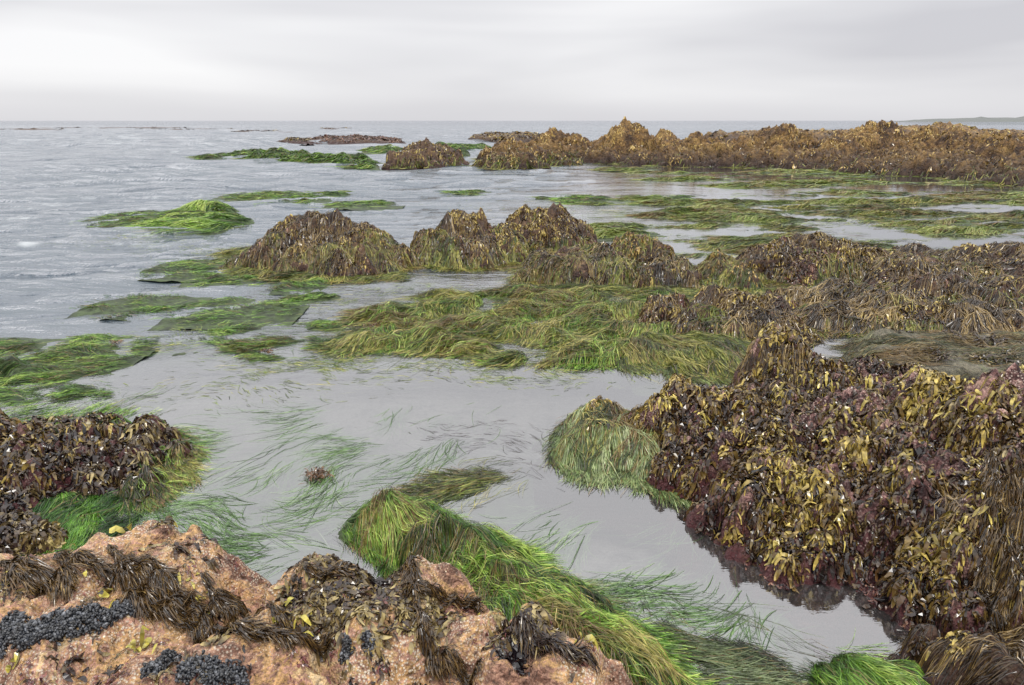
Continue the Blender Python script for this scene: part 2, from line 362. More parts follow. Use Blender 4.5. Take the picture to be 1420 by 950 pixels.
make_rock("low_rock", "low hump of rock hidden under long combed green surfgrass", b2, M_DARK, [
    ("surfgrass", M_GRASS, [grass(b2, 14000, -PI*.62, .34, .0048, G_PALE, .9, .45, 1.8, 0, .05, seed=3, bias=-.1, brown=.1, ext=.1, lock=.3),
                            grass(b2, 4500, -PI*.55, .24, .005, G_OLIVE, .9, .5, 1.8, .08, .06, seed=4, brown=.35, lock=.3)]),
    ("rockweed", M_WEED, [weed(b2, 1500, .045, .012, W_BROWN, 25, .15, None, .6, 1., seed=6)])], group=RG)
# ================================================================== FOREGROUND ROCK
f1 = HF([(-3.2, .5), (-3.2, 2.5), (-2.2, 2.6), (-1.75, 2.5), (-1.3, 2.34), (-1.1, 2.2), (-.85, 2.26), (-.55, 2.28), (-.1, 2.08), (.3, 1.88), (.5, 1.65), (.6, 1.2), (.55, .5)],
        .27, .2, [Pk(130, 758, 2.3, .55), Pk(238, 764, 2.2, .45), Pk(20, 780, 2.25, .55), Pk(450, 800, 2.05, .5), Pk(540, 806, 2.02, .5), Pk(640, 846, 1.88, .4), Pk(750, 880, 1.76, .4), Pk(60, 850, 1.9, .5), Pk(330, 880, 1.75, .45), Pk(180, 810, 2.1, .5), (-1.6, 1.3, .45, .6, .6, 0)],
        cell=.0075, namp=.05, nfreq=3.0, famp=.014, seed=11, bil=True, lp=1.3)
fr = make_rock("foreshore_rock", "barnacled pink and ochre rock with brown weed and dark mussel clusters", f1, M_PINK, [
    ("rockweed", M_WEED, [weed(f1, 6000, .032, .010, W_DARK, 20, .08, lambda x, y, z: (fbm(x*3.2, y*3.2, 2, 33) > .15), .4, .8, .2, (.1, .6), 12, .7),
                          weed(f1, 5500, .036, .012, W_DARK, 30, .1, lambda x, y, z: (np.hypot(x+.62, y-2.06) < .22) | (np.hypot(x+.3, y-1.93) < .1) | (np.hypot(x-.05, y-1.83) < .1), .2, .6, .2, (.1, .6), 13, .7, bias=.04),
                          weed(f1, 12000, .016, .006, [(.02, .007, .008), (.10, .028, .03), (.26, .1, .09), (.34, .25, .09)], 14, .03, lambda x, y, z: fbm(x*4.2, y*4.2, 2, 43) > -.02, .5, 1, 0, (0, 1), 14, .9),
                          weed(f1, 400, .045, .018, [(.2, .15, .03), (.4, .36, .06), (.6, .5, .1)], 3, .1, lambda x, y, z: fbm(x*5, y*5, 2, 83) > .25, .7, 1, 0, (0, 1), 15, .5)])])
def blob(nu=8, nv=6):
    V = []
    for j in range(nv+1):
        v = j/nv; r = math.sin(math.pi*v)**.8*(.55+.45*v)
        for i in range(nu):
            a = 2*math.pi*i/nu; V.append((r*.32*math.cos(a), r*.45*math.sin(a)+.1*math.sin(math.pi*v), v-.5))
    Q = [(j*nu+i, j*nu+(i+1) % nu, (j+1)*nu+(i+1) % nu, (j+1)*nu+i) for j in range(nv) for i in range(nu)]
    return np.array(V), np.array(Q)
BV, BQ = blob()
def scatter_blobs(hf, x, y, size, cols, tilt=1.0, sink=.1, pile=0., edge=.08):
    n = len(x); z = hf.h(x, y)
    A = R.normal(0, 1, (n, 3)); A[:, 2] = np.abs(A[:, 2])+.2; A[:, :2] *= tilt; A /= np.linalg.norm(A, axis=1, keepdims=True)
    B = np.cross(A, R.normal(0, 1, (n, 3))); B /= np.linalg.norm(B, axis=1, keepdims=True); C = np.cross(A, B)
    S = (size*(.6+.7*R.random(n)))[:, None, None]
    V = (BV[None, :, 0, None]*B[:, None]+BV[None, :, 1, None]*C[:, None]+BV[None, :, 2, None]*A[:, None])*S
    V = V+np.stack([x, y, z+size*.2-sink*size+R.random(n)*pile], 1)[:, None]
    V = V.reshape(-1, 3)-np.array(hf.ctr)
    Q = (BQ[None]+(np.arange(n)*len(BV))[:, None, None]).reshape(-1, 4)
    k = (BV[:, 2]+.5)[None, :, None]
    C = (cols[:, None]*(1.1-.4*k)+edge*(k > .8)).reshape(-1, 3)
    return V, Q, C
def region_pts(hf, pts, n):
    c = np.array([hf.hit(a, b) for a, b, r in pts]); rr = np.array([r for a, b, r in pts])
    i = R.choice(len(c), n, p=rr**2/np.sum(rr**2)); a = R.random(n)*2*PI; r = np.sqrt(R.random(n))*rr[i]*(1+.15*R.normal(0, 1, n))
    return c[i, 0]+np.cos(a)*r, c[i, 1]+np.sin(a)*r
mx_, my_ = region_pts(f1, [(5, 888, .045), (40, 883, .045), (75, 875, .045), (105, 866, .045), (135, 857, .042), (165, 850, .035), (185, 848, .025), (20, 872, .04), (235, 922, .035), (265, 930, .04), (300, 938, .04), (215, 935, .035), (330, 945, .03), (20, 805, .03), (240, 803, .018), (480, 905, .02), (510, 892, .018)], 4200)
V, Q, C = scatter_blobs(f1, mx_, my_, .0165, palette(R.random(len(mx_))**1.8, [(.003, .004, .006), (.01, .012, .018), (.035, .04, .052), (.18, .19, .21)]), pile=.02, edge=.04)
add_obj("mussel_bed", make_mesh("mussel_bed_mesh", V, Q, C, M_SHELL, True), parent=fr, kind="stuff")
x, y = f1.scatter(11000, .12, lambda x, y, z: (fbm(x*4.5, y*4.5, 3, 63) > .0) & (y > 1.2))
V, Q, C = scatter_blobs(f1, x, y, .0068, palette(R.random(len(x)), [(.2, .1, .07), (.52, .38, .26), (.8, .72, .58), (.55, .38, .2), (.2, .1, .09)]), .6, .3)
add_obj("barnacle_crust", make_mesh("barnacle_crust_mesh", V, Q, C, M_SHELL, True), parent=fr, kind="stuff")
def boa(hf, pts, label, wide=.035, col=DR, dens=1., bias=-.06):
    w = np.array([hf.hit(a, b) for a, b in pts])
    seg = np.hypot(*(w[1:]-w[:-1]).T); cum = np.r_[0, np.cumsum(seg)]; Lt = cum[-1]
    n = int(Lt/.0004*dens); s = R.random(n)*Lt
    def at(s): return np.interp(s, cum, w[:, 0])+.012*np.sin(s*22), np.interp(s, cum, w[:, 1])+.012*np.cos(s*17)
    x, y = at(s); x2, y2 = at(s+.01)
    a = np.arctan2(y2-y, x2-x); sd = np.where(R.random(n) < .5, 1, -1)
    ang = a+sd*(.3+R.normal(0, .22, n))
    taper = .45+.7*np.sin(np.pi*np.clip(s/Lt, .05, .95))
    x = x+R.normal(0, wide*.19, n)*taper; y = y+R.normal(0, wide*.19, n)*taper
    L = wide*(.5+R.random(n)*.8)*taper; K = 4; ss = np.linspace(0, 1, K)
    lf = (.008+.024*R.random(n))[:, None]+.2*L[:, None]*R.random(n)[:, None]*np.sin(np.pi*ss*.8)[None]
    t = .32+bias+R.normal(0, .18, n)
    A = strands(hf, x, y, ang, L, .0036*(.6+R.random(n)), 3, lf, [.5, 1, .8, .2], palette(t-.2, col)*.7, palette(t+.2, col), .3, .2, 4, .7)
    ks = int(Lt/.012)
    xs, ys = at(np.linspace(0, Lt, ks)); zz = np.maximum(hf.h(xs, ys), 0)+.018
    rad = .009; th = np.arange(6)*PI/3
    T = np.stack([np.gradient(xs), np.gradient(ys)], 1); T /= np.linalg.norm(T, axis=1, keepdims=True)
    V = np.stack([xs[:, None]-T[:, 1:2]*np.cos(th)*rad, ys[:, None]+T[:, :1]*np.cos(th)*rad, zz[:, None]+np.sin(th)*rad*.6+0*xs[:, None]], 2).reshape(-1, 3)-np.array(hf.ctr)
    b = (np.arange(ks-1)*6)[:, None]; i = np.arange(6)[None]
    Q = np.stack([b+i, b+(i+1) % 6, b+6+(i+1) % 6, b+6+i], 2).reshape(-1, 4)
    Bc = np.tile(np.array([.04, .02, .01]), (len(V), 1))
    V, Q, C = cat([A, (V, Q, Bc)])
    return add_obj("feather_boa_kelp", make_mesh("feather_boa_kelp_mesh", V, Q, C, M_WEED), hf.ctr, label=label, category="kelp", group="kelp strands lying over the rocks")
boa(f1, [(75, 780), (130, 786), (175, 808), (215, 844), (270, 874), (340, 886), (400, 888), (455, 895)], "long brown feathery kelp strand draped across pink barnacled rock", .065, dens=2.2, bias=-.12)
boa(f1, [(150, 768), (185, 792), (235, 824), (275, 852), (330, 874)], "brown feathery kelp strand hanging down an ochre rock ledge", .055, dens=2, bias=-.1)
boa(f1, [(280, 808), (300, 836), (345, 862), (400, 876)], "short brown kelp frond lying over tan rock", .055, dens=1.8, bias=-.12)
boa(f1, [(425, 800), (480, 798), (540, 806), (575, 820), (610, 836), (660, 850)], "thick dark brown kelp strand curled over dark weed", .06, dens=1.8, bias=-.12)
boa(f1, [(575, 840), (580, 870), (600, 900), (630, 930), (660, 947)], "narrow brown feathery kelp strand running down a pink rock", .045, bias=-.12, dens=1.3)
boa(f1, [(0, 790), (30, 794), (60, 806), (100, 822)], "brown kelp tuft on rock beside mussels", .09, dens=2)
boa(f1, [(700, 876), (740, 890), (780, 908), (820, 928)], "grey brown kelp frond clinging to a low rock edge", .055, W_DARK)
boa(b1, [(1370, 640), (1385, 690), (1375, 750), (1350, 810)], "dark brown kelp bundle hanging down a boulder", .09, DR, 1.8, -.05)
boa(b1, [(1415, 660), (1410, 710), (1405, 770), (1385, 840)], "olive brown kelp bundle drooping over a boulder side", .09, DR, 1.8, -.02)
# ================================================================== foreground surfgrass ridge
def halo(hf, n, ang, L, W, pal, seed, ext, bias=-.02):
    return grass(hf, n, ang, L*1.2, W*.8, pal, .2, .6, 1.2, -.05, .01, lambda x, y, z: z < .04, seed=seed, ext=ext*3.5, bias=bias, nseg=7, wig=.6, brown=.1)
g1 = HF(poly((478, 738), (492, 705), (545, 694), (640, 738), (730, 785), (820, 842), (900, 900), (960, 970), (920, 1060), (760, 1000), (690, 890), (580, 800)), .12, .28,
        [Pk(545, 682, 3.0, .3, .17, -.6), Pk(610, 722, 2.8, .35, .19, -.6), Pk(700, 770, 2.55, .38, .2, -.6), Pk(790, 830, 2.3, .35, .2, -.6), Pk(860, 895, 2.1, .3, .2, -.6)], cell=.01, namp=.1, nfreq=4.5, famp=.012, seed=21, aniso=(-.65, 2.5), warp=.08)
make_mat("surfgrass_mat", "thick bright green surfgrass combed over a low ridge beside the pool", g1,
         [grass(g1, 21000, -.72, .38, .0038, G_GREEN, .6, .45, 2.0, .02, .07, seed=8, bias=-.01, brown=.09, lock=.3, nseg=9, ext=.06),
          grass(g1, 7000, -.95, .28, .004, G_OLIVE, .6, .6, 2.5, .1, .08, seed=9, brown=.4, lock=.3, nseg=8, ext=.04),
          grass(g1, 2500, -.5, .28, .004, G_PALE, .6, .5, 2, .0, .03, seed=10, brown=.1, lock=.4, nseg=8, ext=.05),
          halo(g1, 900, -.6, .22, .003, G_PALE, 11, .03)])
def simple_mat(label, outline, hm, w, peaks, ang, n, L, W, pal=G_GREEN, cell=.03, namp=.04, nfreq=1.5, lift=.04, seed=0, brown=.12, curl=.45, lock=1., bias=0, nseg=6, zmin=-.01, down=.6, warp=.15, aniso=None, floor=-.12, extra=None, ext=.15, mask=None, hl=.1):
    hf = HF(outline, hm, w, peaks, cell=cell, namp=namp, nfreq=nfreq, famp=namp*.15, seed=seed, rdg=.2, warp=warp, aniso=aniso, floor=floor)
    d = [grass(hf, n, ang, L, W, pal, down, curl, 1.2, zmin, lift, seed=seed, brown=brown, lock=lock, bias=bias, nseg=nseg, ext=ext, mask=mask)]
    if hl: d.append(halo(hf, int(n*hl), ang, L, W, pal, seed+3, ext))
    if extra: d += extra(hf)
    make_mat("surfgrass_mat", label, hf, d); return hf
simple_mat("sparse dark green surfgrass trailing in shallow pool water", poly((880, 850), (960, 880), (1050, 915), (1100, 960), (1000, 1000), (930, 930), (870, 870)), -.01, .1, [], -.7, 2600, .25, .0036, [(.01, .015, .006), (.04, .06, .02), (.1, .15, .05), (.25, .3, .15)], .02, .02, 3, .02, 41, bias=-.05, ext=.08, warp=.05)
simple_mat("small clump of green surfgrass beside brown kelp", poly((1130, 922), (1180, 905), (1270, 930), (1290, 960), (1240, 1040), (1110, 1010)), .04, .12, [Pk(1190, 908, 2.1, .16)], -PI*.4, 4500, .2, .0036, G_GREEN, .015, .05, 4, .04, 42, bias=-.06, ext=.04, warp=.05, lock=.3)
simple_mat("small tuft of olive surfgrass floating in calm water", poly((580, 680), (605, 668), (680, 650), (700, 662), (660, 680), (610, 688)), .005, .08, [], -PI*.85, 1300, .18, .0042, G_OLIVE, .015, .02, 4, .02, 43, ext=.08, warp=.04, bias=-.12)
b3 = HF([(1.6, 2.0), (1.8, 2.12), (2.3, 2.2), (2.9, 2.1), (2.9, 1.2), (1.55, 1.2)], .16, .25, [Pk(1370, 880, 2.0, .35)], cell=.015, namp=.07, nfreq=3, seed=15)
make_rock("low_rock", "low rock buried under dark brown feathery kelp", b3, M_DARK, [
    ("kelp_drape", M_WEED, [grass(b3, 9000, PI*.9, .13, .0045, DR, .8, .8, 3, .0, .04, seed=2, brown=0, bias=-.1, ext=.04, lock=.3), weed(b3, 3500, .045, .011, W_BROWN, 25, .05, None, .7, .8, seed=16)])], group=RG)
# ================================================================== LEFT ROCKS
l1 = HF(poly((-200, 745), (20, 705), (75, 692), (160, 680), (215, 676), (245, 650), (238, 610), (170, 590), (0, 590), (-200, 600)), .08, .35,
        [Pk(125, 572, 4.0, .48), Pk(30, 590, 3.9, .45), Pk(-90, 570, 3.9, .7), Pk(-10, 650, 3.4, .5), Pk(70, 608, 3.8, .4), Pk(195, 594, 4.0, .38)], cell=.015, namp=.13, nfreq=3.6, famp=.03, seed=18, warp=.08, bil=True)
make_rock("shore_rock", "rounded rock with dark rockweed crown and green grass skirt", l1, M_BOULDER, [
    ("rockweed", M_WEED, [weed(l1, 17000, .062, .015, W_DARK, 25, .0, lambda x, y, z: (x < -1.98) & (z > .0) & (fbm(x*3, y*3, 2, 7) > -.4), .4, 1.3, .3, (0, .4), 19, .7, bias=.0),
                          weed(l1, 6500, .06, .016, W_BROWN, 18, .04, lambda x, y, z: x < -2.5, .5, 1.1, .3, (0, .4), 20, .6, bias=.06)]),
    ("surfgrass", M_GRASS, [grass(l1, 4500, -PI*.35, .26, .0045, G_OLIVE, 1.1, .4, 1.6, -.02, .04, lambda x, y, z: (x > -2.15+.12*fbm(x*4, y*4, 2)), seed=23, brown=.12, ext=.1, lock=.35, bias=-.16),
                            grass(l1, 4500, -PI*.2, .26, .0045, G_GREEN, 1.0, .4, 1.6, -.02, .03, lambda x, y, z: (x > -2.2) | (y > 4.05), seed=24, ext=.14, lock=.35, bias=-.05)])], group=RG)
l3 = HF(poly((-150, 800), (40, 775), (78, 750), (30, 725), (-120, 712)), .08, .25, [Pk(20, 718, 2.95, .3)], cell=.014, namp=.07, nfreq=3, seed=25)
make_rock("low_rock", "small dark rock with glossy brown weed beside green grass", l3, M_DARK, [("rockweed", M_WEED, [weed(l3, 6000, .045, .015, W_DARK, 25, .0, None, .6, .9, .2, (0, .3), 26, .6, bias=.04)])], group=RG)
simple_mat("vivid green surfgrass hanging into a narrow pool", poly((55, 700), (110, 688), (175, 692), (190, 715), (160, 750), (120, 770), (60, 775)), .02, .2, [], -PI*.35, 6000, .24, .004, [(.006, .02, .004), (.02, .08, .008), (.07, .22, .016), (.22, .42, .05)], .015, .05, 3, .03, 44, brown=.02, ext=.1, warp=.06, lock=.4, bias=.05)
simple_mat("bright green surfgrass on a low mound in rippled water", poly((-120, 538), (0, 538), (60, 526), (90, 512), (145, 497), (150, 487), (110, 482), (60, 494), (0, 492), (-120, 492)), .0, .3, [Pk(20, 490, 5.4, .45, .25)], -PI*.9, 6000, .28, .006, G_GREEN, .025, .06, 2.4, .04, 45, bias=.0, ext=.07, lock=.6, hl=.06)
simple_mat("thin green surfgrass strands spreading at a rock foot", poly((20, 588), (60, 577), (130, 572), (150, 578), (60, 593)), .0, .2, [], PI*.2, 900, .24, .006, G_GREEN, .025, .03, 2, .02, 46, bias=.1, ext=.08)
# ================================================================== MID ROCKS
def mid_rock(label, outline, hm, w, peaks, seed, nweed, L=.055, W=.016, pal=W_BROWN, mat=M_DARK, ng=0, gang=-PI*.7, gz=.15, gpal=G_OLIVE, cell=.024, namp=.2, nfreq=2.6, gL=.45, bias=0., zr=(0, .8), name="weedy_rock", drape=0, gmask=None, gw=.008, zmin=.03, dang=-PI*.7, group=RG, thr=-.3, dL=.4, lp=1.15, bil=False):
    hf = HF(outline, hm, w, peaks, cell=cell, namp=namp, nfreq=nfreq, famp=.05, seed=seed, rdg=.5, lp=lp, bil=bil)
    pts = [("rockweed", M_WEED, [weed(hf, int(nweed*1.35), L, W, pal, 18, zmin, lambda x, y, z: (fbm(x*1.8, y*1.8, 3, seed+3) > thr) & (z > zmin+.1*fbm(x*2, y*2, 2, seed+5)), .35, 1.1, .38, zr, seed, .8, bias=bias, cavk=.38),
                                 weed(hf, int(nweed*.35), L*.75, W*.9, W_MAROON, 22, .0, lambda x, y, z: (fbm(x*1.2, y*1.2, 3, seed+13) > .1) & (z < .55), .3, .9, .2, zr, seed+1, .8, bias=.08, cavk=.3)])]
    if drape: pts[0][2].append(grass(hf, int(drape*1.3), dang, dL, .009, DR, 1.2, .5, 1., .05, .05, lambda x, y, z: fbm(x*1.3, y*1.3, 2, seed+17) > -.12, seed=seed+2, brown=0, bias=-.02, nseg=6, lock=.35, ext=.05))
    if ng: pts.append(("surfgrass", M_GRASS, [grass(hf, ng, gang, gL, gw, gpal, 1.1, .4, 1., -.04, .05, gmask or (lambda x, y, z: z < gz+.3*fbm(x*1.3, y*1.3, 2, seed+7)), seed=seed+8, brown=.2, nseg=6, ext=.14, lock=.5)]))
    make_rock(name, label, hf, mat, pts, group=group); return hf
mid_rock("domed rock with brown weed crown and trailing green grass skirt", poly((348, 372), (385, 382), (470, 386), (550, 378), (562, 358), (520, 345), (420, 342), (350, 355)), .3, .5,
         [Pk(440, 294, 10.3, 1.0), Pk(400, 314, 10.0, .9), Pk(495, 316, 10.1, .9), Pk(540, 340, 9.9, .6)], 31, 14000, ng=10000, gz=.28, drape=6000, bias=-.06, gang=-PI*.4)
simple_mat("olive green surfgrass fringing the foot of a domed rock", poly((304, 362), (330, 346), (365, 350), (380, 372), (470, 386), (555, 380), (562, 387), (450, 391), (370, 386)), .03, .4, [Pk(345, 340, 10.3, .36)], PI*1.25, 6500, .36, .008, G_OLIVE, .035, .05, 1.8, .05, 47, brown=.2, bias=.02, ext=.08, lock=.6, hl=.05)
mid_rock("craggy brown rock with golden weed on top", poly((575, 366), (615, 372), (685, 372), (725, 362), (715, 344), (582, 344)), .3, .45,
         [Pk(645, 293, 10.7, .7), Pk(600, 320, 10.4, .6), Pk(690, 312, 10.6, .6)], 32, 11000, ng=8000, gz=.32, bias=.02, gang=-PI*.4, drape=2500, namp=.24)
mid_rock("pointed twin crag of brown weed over grey rock", poly((690, 350), (750, 354), (810, 350), (825, 336), (790, 326), (690, 328)), .42, .5,
         [Pk(766, 284, 11.6, .6), Pk(727, 291, 11.5, .55), Pk(798, 312, 11.2, .45)], 33, 11000, ng=4500, gz=.34, bias=.02, namp=.26, lp=1.)
mid_rock("low dark maroon rock with weed and green edges", poly((718, 390), (775, 396), (870, 397), (900, 386), (860, 362), (740, 362)), .2, .35,
         [Pk(755, 350, 9.5, .5), Pk(820, 340, 9.9, .65), Pk(870, 356, 9.4, .5)], 34, 10000, pal=W_DARK, ng=9500, gz=.26, bias=.0, drape=2500)
mid_rock("small brown rock under shaggy hanging weed", poly((880, 398), (920, 403), (960, 401), (970, 384), (890, 380)), .2, .3, [Pk(925, 348, 9.1, .5)], 35, 4000, ng=1900, gz=.15, drape=4500, dL=.35)
mid_rock("low greenish rock with yellow green weed", poly((965, 398), (1045, 402), (1055, 382), (970, 376)), .2, .35, [Pk(1000, 352, 9.4, .5), Pk(1035, 366, 9.2, .4)], 36, 4000, pal=W_GOLD, ng=7500, gz=.6, bias=.0)
mid_rock("low mossy rock beside brown crags", poly((835, 364), (880, 368), (930, 364), (930, 352), (840, 350)), .25, .35, [Pk(872, 340, 10.9, .5), Pk(910, 346, 10.8, .4)], 55, 3000, pal=W_GOLD, ng=2500, gz=.5, bias=.0)
mid_rock("rounded reef rock thick with dark rockweed", poly((1035, 388), (1120, 396), (1210, 392), (1235, 368), (1050, 362)), .3, .5, [Pk(1120, 326, 9.6, .85), Pk(1168, 338, 9.4, .7), Pk(1065, 344, 9.5, .55)], 37, 15000, bias=.02, ng=2000, gz=.12, drape=3000)
SHL = "broad reef shelf blanketed with ropy brown seaweed"
mid_rock(SHL, poly((1180, 425), (1300, 432), (1500, 440), (1700, 440), (1700, 362), (1240, 358), (1200, 385)), .18, .6,
         [Pk(1240, 354, 9.2, .75), Pk(1330, 348, 9.4, .9), Pk(1420, 342, 9.4, 1.1), Pk(1310, 388, 8, .8), Pk(1400, 388, 7.9, .8)], 38, 20000, drape=14000, dang=-PI*.85, namp=.26, bias=.03, ng=7000, gz=.16, name="reef_shelf", thr=-.1, nfreq=1.8)
mid_rock("low reef ledge with combed brown weed falling to the pool side", poly((1085, 452), (1180, 462), (1300, 468), (1450, 470), (1500, 450), (1300, 436), (1180, 425), (1100, 412)), .16, .5,
         [Pk(1150, 396, 7.5, .75), Pk(1230, 406, 7.3, .7), Pk(1340, 414, 7.1, .8)], 58, 8000, drape=16000, dang=-PI*.8, namp=.17, bias=.02, ng=4000, gz=.06, name="reef_shelf", thr=.0, dL=.55, nfreq=1.9)
mid_rock("low brown rock ridge with dark leafy weed", poly((900, 464), (960, 470), (1080, 474), (1120, 468), (1120, 442), (920, 440)), .14, .35,
         [Pk(935, 410, 6.9, .45), Pk(1000, 404, 7.1, .55), Pk(1070, 410, 7.0, .5)], 39, 15000, .048, .0135, W_BROWN, drape=3500, ng=2000, gz=.05, bias=.0, cell=.02, namp=.16)
g_flat = HF(poly((1180, 505), (1200, 535), (1300, 545), (1700, 560), (1700, 475), (1300, 470), (1190, 474)), .12, .3, [Pk(1260, 468, 6.0, .6, .4), Pk(1400, 468, 5.9, .8, .5)], cell=.02, namp=.07, nfreq=2.2, famp=.012, seed=51, rdg=.2)
make_rock("flat_rock", "low brown green slab streaked with thin wet weed", g_flat, M_GREY, [
    ("surfgrass", M_GRASS, [grass(g_flat, 9000, PI*.95, .22, .005, [(.02, .025, .01), (.06, .08, .025), (.16, .18, .07), (.34, .32, .17)], .5, .4, 2, -.02, .02, lambda x, y, z: fbm(x*1.5, y*2.5, 3, 6) > -.15, seed=53, brown=.35, lock=.5)]),
    ("rockweed", M_WEED, [weed(g_flat, 5000, .045, .012, W_DARK, 24, .0, lambda x, y, z: fbm(x*2, y*2, 3, 16) > .1, .4, .8, .2, (0, .3), 54, .7)])], group=RG)
# ================================================================== MAIN MATS
simple_mat("broad tangled surfgrass mat of green and tan blades", poly((530, 456), (555, 444), (610, 428), (700, 414), (800, 414), (900, 420), (910, 440), (930, 468), (880, 486), (800, 482), (700, 476), (600, 468), (545, 464)), .005, .4,
           [Pk(640, 430, 7.4, .42, .2), Pk(770, 418, 7.6, .5, .25), Pk(860, 430, 7.3, .4, .22), Pk(570, 450, 6.9, .26, .1), Pk(700, 450, 6.8, .4, .17), Pk(820, 460, 6.6, .45, .2)], PI*1.1, 24000, .4, .0062, G_OLIVE, .02, .16, 1.9, .07, 61, brown=.25, curl=.8, lock=.4, ext=.09, bias=.02, hl=.06,
           extra=lambda hf: [grass(hf, 9000, PI*1.3, .4, .0062, G_GREEN, .6, .7, 1.2, .0, .06, seed=62, bias=.03, lock=.4, brown=.1, ext=.09)])
simple_mat("low dark green surfgrass drifting over still water", poly((292, 472), (330, 464), (420, 460), (488, 456), (510, 466), (470, 476), (390, 485), (312, 485)), -.02, .3, [Pk(350, 465, 6.3, .24, .07), Pk(440, 460, 6.5, .28, .08)], PI*1.05, 3500, .28, .0055, G_GREEN, .022, .09, 2.4, .04, 63, brown=.15, bias=-.02, ext=.06, lock=.5, hl=.1)
simple_mat("sloping surfgrass bank falling toward the pool", poly((830, 484), (900, 468), (980, 468), (1050, 480), (1045, 500), (1015, 522), (930, 516), (870, 502)), .05, .35, [Pk(900, 468, 6.2, .45, .22), Pk(1000, 475, 6.0, .45, .22)], -PI*.3, 12000, .42, .0056, G_OLIVE, .022, .1, 2.4, .05, 64, brown=.12, bias=-.03, ext=.12, lock=.4,
           extra=lambda hf: [grass(hf, 3500, -PI*.35, .45, .006, G_PALE, .6, .4, 1.2, -.05, .02, seed=65, bias=-.15)])
simple_mat("surfgrass band along rocks beside calm water", poly((740, 402), (830, 396), (960, 404), (1080, 404), (1100, 412), (960, 412), (860, 410), (760, 410)), .01, .3, [], PI*1.0, 4500, .38, .007, G_OLIVE, .03, .07, 1.8, .05, 66, brown=.15, ext=.1)
small = [((236, 372), (280, 364), (284, 370), (242, 380)), ((290, 385), (328, 381), (342, 386), (302, 392)), ((390, 391), (426, 388), (432, 396), (398, 399)),
         ((275, 434), (330, 421), (388, 422), (384, 431), (330, 441), (278, 444)), ((150, 425), (195, 417), (235, 421), (228, 430), (165, 434)),
         ((330, 271), (380, 267), (436, 273), (428, 278), (345, 279)), ((478, 282), (520, 280), (535, 284), (482, 286)), ((634, 266), (662, 265), (658, 269)), ((770, 276), (820, 272), (842, 276), (800, 281)), ((890, 274), (942, 272), (950, 278), (902, 281)),
         ((155, 302), (198, 296), (218, 301), (198, 310), (164, 309)), ((90, 545), (136, 541), (144, 548), (104, 552)), ((448, 268), (478, 266), (473, 271)), ((405, 411), (436, 408), (444, 412), (420, 415))]
for i, s_ in enumerate(small):
    o = poly(*s_); yy = np.mean([p[1] for p in o]); wd = (max(p[0] for p in o)-min(p[0] for p in o)); dp = max(p[1] for p in o)-min(p[1] for p in o)
    simple_mat("small patch of green surfgrass floating on the water", o, .0005*yy, min(.5, dp*.4), [], PI*(1.05 if i % 2 else .95), int(500+280*min(wd*dp, 9)), .12+.014*yy, .004+.0005*yy, G_GREEN, max(.025, yy*.004), .05+.003*yy, 2.2, .03, 70+i, brown=.12, bias=-.02, nseg=6, ext=.009*yy, warp=.014*yy, hl=.12, curl=.6)
simple_mat("rounded mound of bright green surfgrass in open water", poly((215, 312), (240, 317), (300, 319), (340, 312), (330, 298), (245, 294)), .06, .7, [Pk(285, 281, 15.8, .9, .7), Pk(250, 293, 15.5, .6, .5), Pk(318, 295, 15.3, .6, .5)], PI*1.1, 10000, .6, .012, G_GREEN, .06, .1, 1.4, .06, 91, bias=.0, brown=.05, ext=.15)
mat_r = [("wide ragged surfgrass mat broken by streaks of bright water", ((890, 325), (905, 302), (960, 290), (1100, 281), (1250, 287), (1370, 302), (1330, 315), (1200, 326), (1060, 340), (930, 333)), 19000, 15, -.05),
         ("green surfgrass shoal with water channels between blades", ((1080, 350), (1200, 336), (1420, 330), (1640, 335), (1640, 352), (1300, 352), (1150, 354)), 9000, 12, -.05),
         ("long surfgrass flat stretching in front of the reef", ((860, 233), (960, 231), (1150, 240), (1300, 250), (1600, 262), (1700, 280), (1420, 274), (1250, 266), (1120, 256), (960, 243)), 17000, 28, -.05),
         ("thin olive surfgrass patches in silvery shallows", ((1060, 285), (1180, 277), (1420, 284), (1640, 294), (1600, 310), (1380, 305), (1200, 294)), 7000, 18, -.06)]
for i, (lb, s_, n, yy, hm) in enumerate(mat_r):
    o = poly(*s_)
    simple_mat(lb, o, hm, 1.2, [], PI*1.0, n, .25+.016*yy, .003+.0007*yy, G_OLIVE if i % 2 else [(.03, .04, .01), (.1, .17, .02), (.21, .32, .05), (.34, .4, .09), (.5, .5, .2)], .06 if yy < 20 else .12, .22, .95 if yy < 20 else .55, .05, 101+i, brown=.25, bias=.0, nseg=5, floor=-.25, aniso=(.05, 3.4), warp=.6, lock=1.2, zmin=.015, ext=.008*yy, hl=.08)
# ================================================================== FAR ROCKS AND REEF
def far_rock(label, outline, hm, w, peaks, seed, n, L=.14, W=.05, pal=W_GOLD, cell=.065, namp=.72, nfreq=.8, ng=0, mat=M_REEF, zr=(0, 1.7), bias=0, name="reef_crag", group="crags of the golden brown reef", gz=.35, k=7, famp=.2, zmin=.12):
    hf = HF(outline, hm, w, peaks, cell=cell, namp=namp, nfreq=nfreq, famp=famp, rdg=.5, seed=seed, warp=.6, floor=-.3, k=k, lp=1.)
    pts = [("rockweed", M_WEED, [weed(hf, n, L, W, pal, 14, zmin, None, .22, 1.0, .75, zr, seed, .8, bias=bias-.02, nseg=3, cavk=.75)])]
    if ng: pts.append(("surfgrass", M_GRASS, [grass(hf, ng, PI*1.1, .7, .03, G_OLIVE, .8, .3, .5, -.05, .06, lambda x, y, z: z < gz+.3*fbm(x*.5, y*.5, 2, seed), seed=seed, nseg=4, bias=.0, ext=.4)]))
    make_rock(name, label, hf, mat, pts, group=group); return hf
